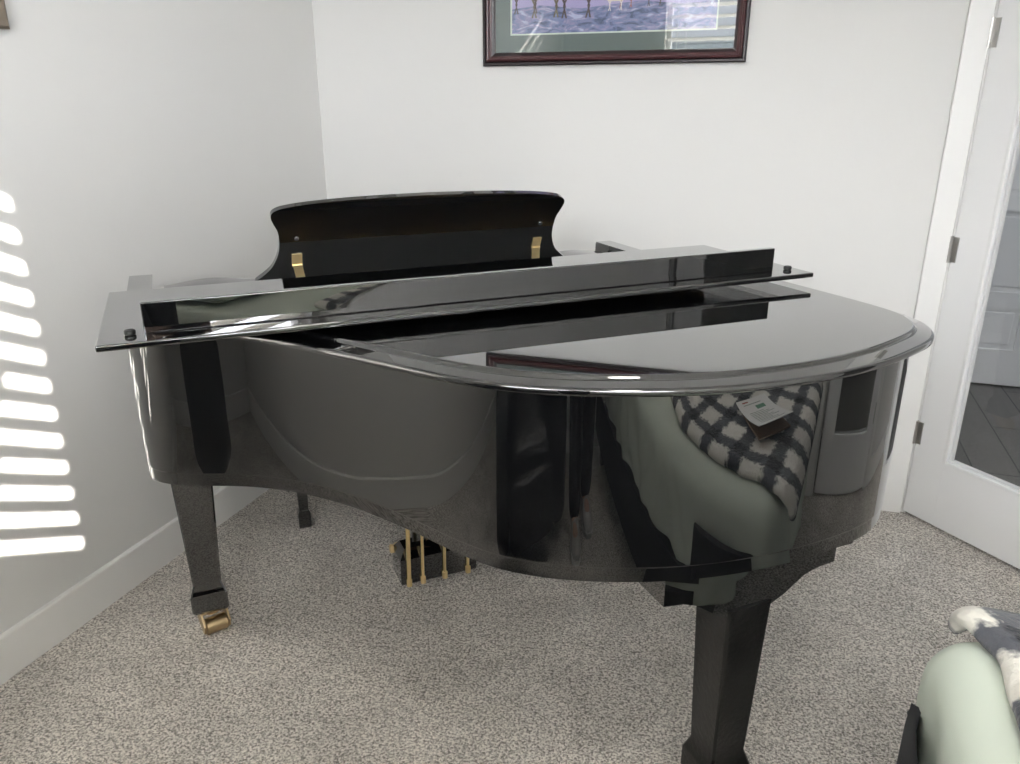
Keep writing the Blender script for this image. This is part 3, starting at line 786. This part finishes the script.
so = bl_.modifiers.new('thick', 'SOLIDIFY'); so.thickness = .030; so.offset = -1
bv = bl_.modifiers.new('soft', 'SUBSURF'); bv.levels = 1; bv.render_levels = 1
tag(bl_, 'white and black plaid fleece blanket folded over the foot of the bed', 'blanket')

# booklet lying open on the fleece
bk = thing('booklet', 'white printed booklet lying on the plaid fleece blanket, mirrored in the piano tail', 'booklet', (.64, 1.00, BZ1 + .048), math.radians(35)); bk.scale = (1.2, 1.2, 1.2)
bm = bmesh.new(); box(bm, -.075, -.105, 0, .075, .105, .004, .001); obj('back_pages', bm, mat('tan_booklet_cover', (.3, .2, .13), .6), bk)
def page(bm, z, lift):
    n = 14; A = []; B_ = []
    for i in range(n + 1):
        y = -.11 + .22 * i / n; zz = z + lift * ((i / n) ** 2)
        A.append((y, zz))
    R = [[bm.verts.new((x, y, zz + d)) for x, d in ((-.085, 0), (.075, 0), (.075, .0012), (-.085, .0012))] for y, zz in A]
    for i in range(n):
        for k in range(4): bm.faces.new((R[i][k], R[i][(k + 1) % 4], R[i + 1][(k + 1) % 4], R[i + 1][k]))
    bm.faces.new(R[0][::-1]); bm.faces.new(R[-1])
bm = bmesh.new(); page(bm, .006, .028); pg = obj('cover', bm, M['paper'], bk, 30)
bm = bmesh.new()
def lz(y): return .006 + .028 * (((y + .11) / .22) ** 2) + .0015
def ln(x0, x1, y, h, mi=0):
    f = bm.faces.new([bm.verts.new(p) for p in ((x0, y, lz(y)), (x1, y, lz(y)), (x1, y + h, lz(y + h)), (x0, y + h, lz(y + h)))]); f.material_index = mi
for i in range(9): ln(-.06, .05 - .02 * ((i * 7) % 3), .085 - i * .012, .0035)
ln(-.01, .035, -.055, .028, 1); ln(-.06, .03, -.075, .004); ln(-.06, -.03, -.095, .008, 2)
obj('print', bm, None, bk, None, mats=[M['ink'], M['inkgreen'], M['inkred']])

# ------------------------------------------------------------------ black leather recliner behind the camera's left
rec = thing('recliner', 'black leather recliner with channelled back, mirrored in the side of the piano', 'armchair', (-.73, -.16, 0), math.radians(-32))
def soft(p, k=.006, f=9): return p + Vector((noise.noise(p * f), noise.noise(p * f + Vector((5, 1, 2))), noise.noise(p * f + Vector((1, 7, 3))))) * k
# chair faces local +y
obj('base', rbox(-.26, -.28, .04, .26, .28, .24, (.03, .03, .03), 16, 16, 6), M['leather'], rec, 60)
obj('seat', rbox(-.27, -.24, .23, .27, .34, .44, (.08, .08, .07), 30, 30, 10, soft), M['leather'], rec, 80)
obj('footrest', rbox(-.26, .31, .10, .26, .42, .36, (.05, .05, .05), 30, 8, 16, soft), M['leather'], rec, 80)
for s in (-1, 1):
    obj('armrest', rbox(s * .37 - .095, -.36, .05, s * .37 + .095, .36, .60, (.085, .08, .08), 14, 30, 22, soft), M['leather'], rec, 80)
def back_sh(p):
    q = Vector(p)
    if p.y > -.30:
        q.y += .024 * abs(math.sin(p.x * 26)) * max(0, min(1, (p.z - .55) / .08)) + .02 * math.cos((p.z - .5) * 14)
    q = soft(q, .007, 8)
    q.y -= (q.z - .35) * .30
    return q
obj('backrest', rbox(-.31, -.42, .34, .31, -.20, .92, (.09, .09, .09), 60, 12, 34, back_sh), M['leather'], rec, 80)

# ------------------------------------------------------------------ the photographer
def skin_body(name, pts, edges, m, parent, root=0, sub=2):
    me = bpy.data.meshes.new(name); me.from_pydata([p[:3] for p in pts], edges, [])
    o = bpy.data.objects.new(name, me); COL.objects.link(o); me.materials.append(m)
    md = o.modifiers.new('skin', 'SKIN'); md.use_smooth_shade = True
    for i, p in enumerate(pts):
        rr = p[3] if len(p) > 3 else .03
        me.skin_vertices[0].data[i].radius = rr if isinstance(rr, tuple) else (rr, rr)
        me.skin_vertices[0].data[i].use_root = (i == root)
    s = o.modifiers.new('sub', 'SUBSURF'); s.levels = sub; s.render_levels = sub
    o.parent = parent
    return o
PPX, PPY = .0, -.27
per = thing('person', 'person in black trousers and dark top holding up a phone, mirrored in the piano', 'person', (PPX, PPY, 0))
RH = Matrix.Rotation(.33, 4, 'Z') @ Matrix.Rotation(-.341, 4, 'X')
def wrist(s, k=1.):
    w_ = RH @ Vector((s * .100, -.060, -.050)) + Vector((0, -.022, 1.385)) - Vector((PPX, PPY, 0))
    e_ = Vector((s * .175, .12, 1.235)); return tuple(e_.lerp(w_, k))
body = [(0, 0, .90, (.15, .105)), (0, 0, 1.05, (.145, .10)), (0, .01, 1.22, (.155, .11)), (0, 0, 1.36, (.16, .095)), (0, 0, 1.43, (.07, .065)), (0, .015, 1.49, (.052, .055)), (0, .03, 1.56, (.075, .088)), (0, .03, 1.64, (.076, .09)), (0, .02, 1.70, (.05, .06)),
        (-.165, 0, 1.36, .058), (-.245, .02, 1.13, .044), (-.175, .12, 1.235, .034), (*wrist(-1), .021),
        (.165, 0, 1.36, .058), (.245, .02, 1.13, .044), (.175, .12, 1.235, .034), (*wrist(1), .021),
        (-.075, 0, .82, .088), (-.075, .13, .46, .058), (-.07, .17, .10, .038), (-.07, .21, .055, .034), (-.07, .31, .04, .028),
        (.075, 0, .82, .088), (.070, .04, .46, .058), (.065, .02, .10, .038), (.065, .06, .055, .034), (.07, .16, .04, .028)]
ed = [(0, 1), (1, 2), (2, 3), (3, 4), (4, 5), (5, 6), (6, 7), (7, 8), (3, 9), (9, 10), (10, 11), (11, 12), (3, 13), (13, 14), (14, 15), (15, 16),
      (0, 17), (17, 18), (18, 19), (19, 20), (20, 21), (0, 22), (22, 23), (23, 24), (24, 25), (25, 26)]
bd = skin_body('body', body, ed, M['skin'], per)
tr = [(0, 0, .90, (.165, .12)), (0, 0, 1.02, (.15, .11)), (-.078, 0, .80, .098), (-.072, .13, .46, .078), (-.07, .18, .045, .062), (.078, 0, .80, .098), (.068, .04, .46, .078), (.065, .03, .045, .062)]
skin_body('trousers', tr, [(0, 1), (0, 2), (2, 3), (3, 4), (0, 5), (5, 6), (6, 7)], M['black_cloth'], per)
sw = [(0, 0, .86, (.185, .135)), (0, 0, .95, (.178, .13)), (0, 0, 1.05, (.165, .12)), (0, .01, 1.22, (.17, .125)), (0, 0, 1.36, (.165, .10)), (0, 0, 1.41, (.09, .075)),
      (-.17, 0, 1.355, .068), (-.248, .02, 1.13, .055), (*wrist(-1, .55), .034), (.17, 0, 1.355, .068), (.248, .02, 1.13, .055), (*wrist(1, .55), .034)]
skin_body('sweater', sw, [(0, 1), (1, 2), (2, 3), (3, 4), (4, 5), (4, 6), (6, 7), (7, 8), (4, 9), (9, 10), (10, 11)], mat('charcoal_knit', (.03, .03, .035), .9), per)
for s in (-1, 1):
    x = .068 * s; yo = .20 if s < 0 else .05
    bm = bmesh.new()
    sh = []
    for y, w, h, z in ((-.085, .020, .050, .0), (-.075, .034, .075, 0), (-.03, .040, .095, 0), (.02, .041, .085, 0), (.07, .046, .062, 0), (.12, .048, .048, 0), (.165, .036, .040, 0), (.185, .016, .030, 0)):
        sh.append([(x + w * math.cos(a) * (1 if math.sin(a) < .2 else .9), y + yo, .006 + h * .5 + h * .5 * math.sin(a) * 1.0) for a in [2 * PI * k / 14 for k in range(14)]])
    loft(bm, sh); shoe = obj('shoe', bm, M['shoe'], per, 60)
    bm = bmesh.new()
    loft(bm, [[(x + w * sx_, y + yo, z) for z, sx_ in ((.0, -1), (.0, 1), (.022, 1.02), (.022, -1.02))] for y, w in ((-.088, .024), (-.07, .038), (-.02, .043), (.07, .047), (.12, .049), (.165, .038), (.190, .018))])
    obj('shoe_sole', bm, M['sole'], shoe, 40)
# head: hair, features
bm = bmesh.new(); bmesh.ops.create_icosphere(bm, subdivisions=4, radius=1)
bmesh.ops.delete(bm, geom=[v for v in bm.verts if v.co.y > .35 and v.co.z < .55 or v.co.z < -.55], context='VERTS')
for v in bm.verts: v.co = Vector((v.co.x * .089, v.co.y * .104 + .018, v.co.z * .105 + 1.645))
obj('hair', bm, M['hair'], per, 80)
bm = bmesh.new(); loft(bm, [[(w * a, y, z + w * b_) for a, b_ in ((-1, -.6), (1, -.6), (.5, .6), (-.5, .6))] for y, z, w in ((.105, 1.625, .008), (.125, 1.60, .012), (.140, 1.582, .013), (.118, 1.572, .012))]); obj('nose', bm, M['skin'], per, 60)
for s in (-1, 1):
    bm = bmesh.new(); bmesh.ops.create_uvsphere(bm, u_segments=14, v_segments=10, radius=.010); bmesh.ops.translate(bm, verts=bm.verts, vec=(s * .030, .098, 1.620)); ey = obj('eye', bm, M['sole'], per)
    bm = bmesh.new(); cyl(bm, (s * .030, .1065, 1.620), (0, 1, 0), .0050, .0022, 14, .0005); obj('iris', bm, M['hair'], ey)
    bm = bmesh.new(); tube(bm, [(s * .048, .092, 1.640), (s * .032, .106, 1.645), (s * .014, .107, 1.640)], [.002, .0035, .0025], 8); obj('eyebrow', bm, M['hair'], per)
    bm = bmesh.new(); bmesh.ops.create_uvsphere(bm, u_segments=14, v_segments=10, radius=1)
    for v in bm.verts: v.co = Vector((s * .082 + v.co.x * .008, .02 + v.co.y * .016, 1.60 + v.co.z * .03))
    obj('ear', bm, M['skin'], per)
bm = bmesh.new(); tube(bm, [(-.024, .112, 1.545), (0, .120, 1.543), (.024, .112, 1.545)], [.003, .006, .003], 10); obj('mouth', bm, mat('lips', (.4, .16, .14), .5), per)
# phone held up in both hands, just behind the viewpoint
ph = bpy.data.objects.new('phone', None); COL.objects.link(ph); ph.location = (0, -.022, 1.385); ph.rotation_euler = (-.341, 0, .33)
tag(ph, 'black phone held up in both hands by the photographer', 'phone')
bm = bmesh.new(); box(bm, -.070, -.0045, -.036, .070, .0035, .036, .003, 3); obj('phone_body', bm, M['phone'], ph)
bm = bmesh.new(); box(bm, .030, .0035, .004, .066, .0055, .034, .001); obj('camera_bump', bm, M['phone'], ph)
def hand(side):
    # palm behind the phone end, four fingers curled over its far edge, thumb along the near face
    pts = [(side * .100, -.060, -.050, .022), (side * .088, -.035, -.020, (.024, .016)), (side * .080, -.018, .0, (.024, .014))]
    edges = [(0, 1), (1, 2)]
    for k, (dz, L) in enumerate(((.030, .9), (.012, 1.0), (-.007, .95), (-.025, .8))):
        b = len(pts)
        pts += [(side * .090, -.012, dz, .0092), (side * .083, .012, dz, .0085), (side * (.083 - .020 * L), .0175, dz + .001, .008), (side * (.083 - .036 * L), .0145, dz + .002, .007)]
        edges += [(2, b), (b, b + 1), (b + 1, b + 2), (b + 2, b + 3)]
    b = len(pts)
    pts += [(side * .078, -.030, -.026, .0115), (side * .060, -.022, -.030, .0095), (side * .042, -.016, -.022, .008)]
    edges += [(1, b), (b, b + 1), (b + 1, b + 2)]
    return pts, edges
for s in (-1, 1):
    pts, edges = hand(s)
    R = Matrix.Rotation(.33, 4, 'Z') @ Matrix.Rotation(-.341, 4, 'X')
    P2 = []
    for p in pts:
        w = R @ Vector(p[:3]) + Vector((0, -.022, 1.385)) - Vector((PPX, PPY, 0))
        P2.append((w.x, w.y, w.z, p[3]))
    skin_body('hand', P2, edges, M['skin'], per, 1)

# ------------------------------------------------------------------ unseen ceiling light, added as fill for the room
cl = thing('added_ceiling_light', 'round frosted flush ceiling light, unseen and added to brighten the room', 'ceiling light', (.35, .35, H))
bm = bmesh.new(); cyl(bm, (0, 0, -.03), (0, 0, 1), .17, .03, 40, .006); obj('lamp_base', bm, M['steel'], cl)
bm = bmesh.new()
loft(bm, [[(r * math.cos(2 * PI * k / 36), r * math.sin(2 * PI * k / 36), z) for k in range(36)] for r, z in ((.155, -.03), (.150, -.05), (.125, -.075), (.08, -.09), (.02, -.096))])
obj('lamp_shade', bm, M['lampglass'], cl, 60)

# ------------------------------------------------------------------ light
sun = bpy.data.lights.new('sun', 'SUN'); sun.energy = 50; sun.angle = math.radians(.35); sun.color = (1, .95, .87)
so_ = bpy.data.objects.new('sun', sun); COL.objects.link(so_)
sd = Vector((-1, .70, -.35)).normalized()
so_.rotation_euler = sd.to_track_quat('-Z', 'Y').to_euler(); so_.location = (3, -5, 4)
w = bpy.data.worlds.new('World'); SC.world = w; w.use_nodes = True
bg = w.node_tree.nodes['Background']; bg.inputs[0].default_value = (.92, .95, 1, 1); bg.inputs[1].default_value = 29
# sampling portal in the window opening
pl = bpy.data.lights.new('window_portal', 'AREA'); pl.shape = 'RECTANGLE'; pl.size = WX1 - WX0; pl.size_y = WZ1 - WZ0
pl.cycles.is_portal = True
po = bpy.data.objects.new('window_portal', pl); COL.objects.link(po); po.location = ((WX0 + WX1) / 2, YW - .15, (WZ0 + WZ1) / 2)
po.rotation_euler = (math.radians(90), 0, 0)
# room fill, placed just below the added ceiling fixture
al = bpy.data.lights.new('ceiling_fill', 'AREA'); al.shape = 'DISK'; al.size = .30; al.energy = 9; al.color = (1, .96, .9)
ao = bpy.data.objects.new('ceiling_fill', al); COL.objects.link(ao); ao.location = (.35, .35, H - .10)
hl = bpy.data.lights.new('hall_fill', 'AREA'); hl.shape = 'DISK'; hl.size = .4; hl.energy = 11; hl.color = (.82, .90, 1)  # added fill for the hallway, no fixture behind it
ho = bpy.data.objects.new('hall_fill', hl); COL.objects.link(ho); ho.location = (1.6, YB + .9, H - .03)

# ------------------------------------------------------------------ camera
cam = bpy.data.cameras.new('camera'); cam.sensor_width = 36; cam.lens = 780.36 / 1020 * 36; cam.clip_start = .02
co = bpy.data.objects.new('camera', cam); COL.objects.link(co)
co.location = (0, 0, 1.392); co.rotation_euler = (PI / 2 - .341, 0, .330)
SC.camera = co
SC.view_settings.view_transform = 'Standard'; SC.view_settings.look = 'None'; SC.view_settings.gamma = 1; SC.view_settings.use_curve_mapping = False
SC.view_settings.exposure = .22
SC.cycles.max_bounces = 10; SC.cycles.diffuse_bounces = 6; SC.cycles.glossy_bounces = 6; SC.cycles.transparent_max_bounces = 12
SC.cycles.use_denoising = True
SC.cycles.sample_clamp_indirect = 6
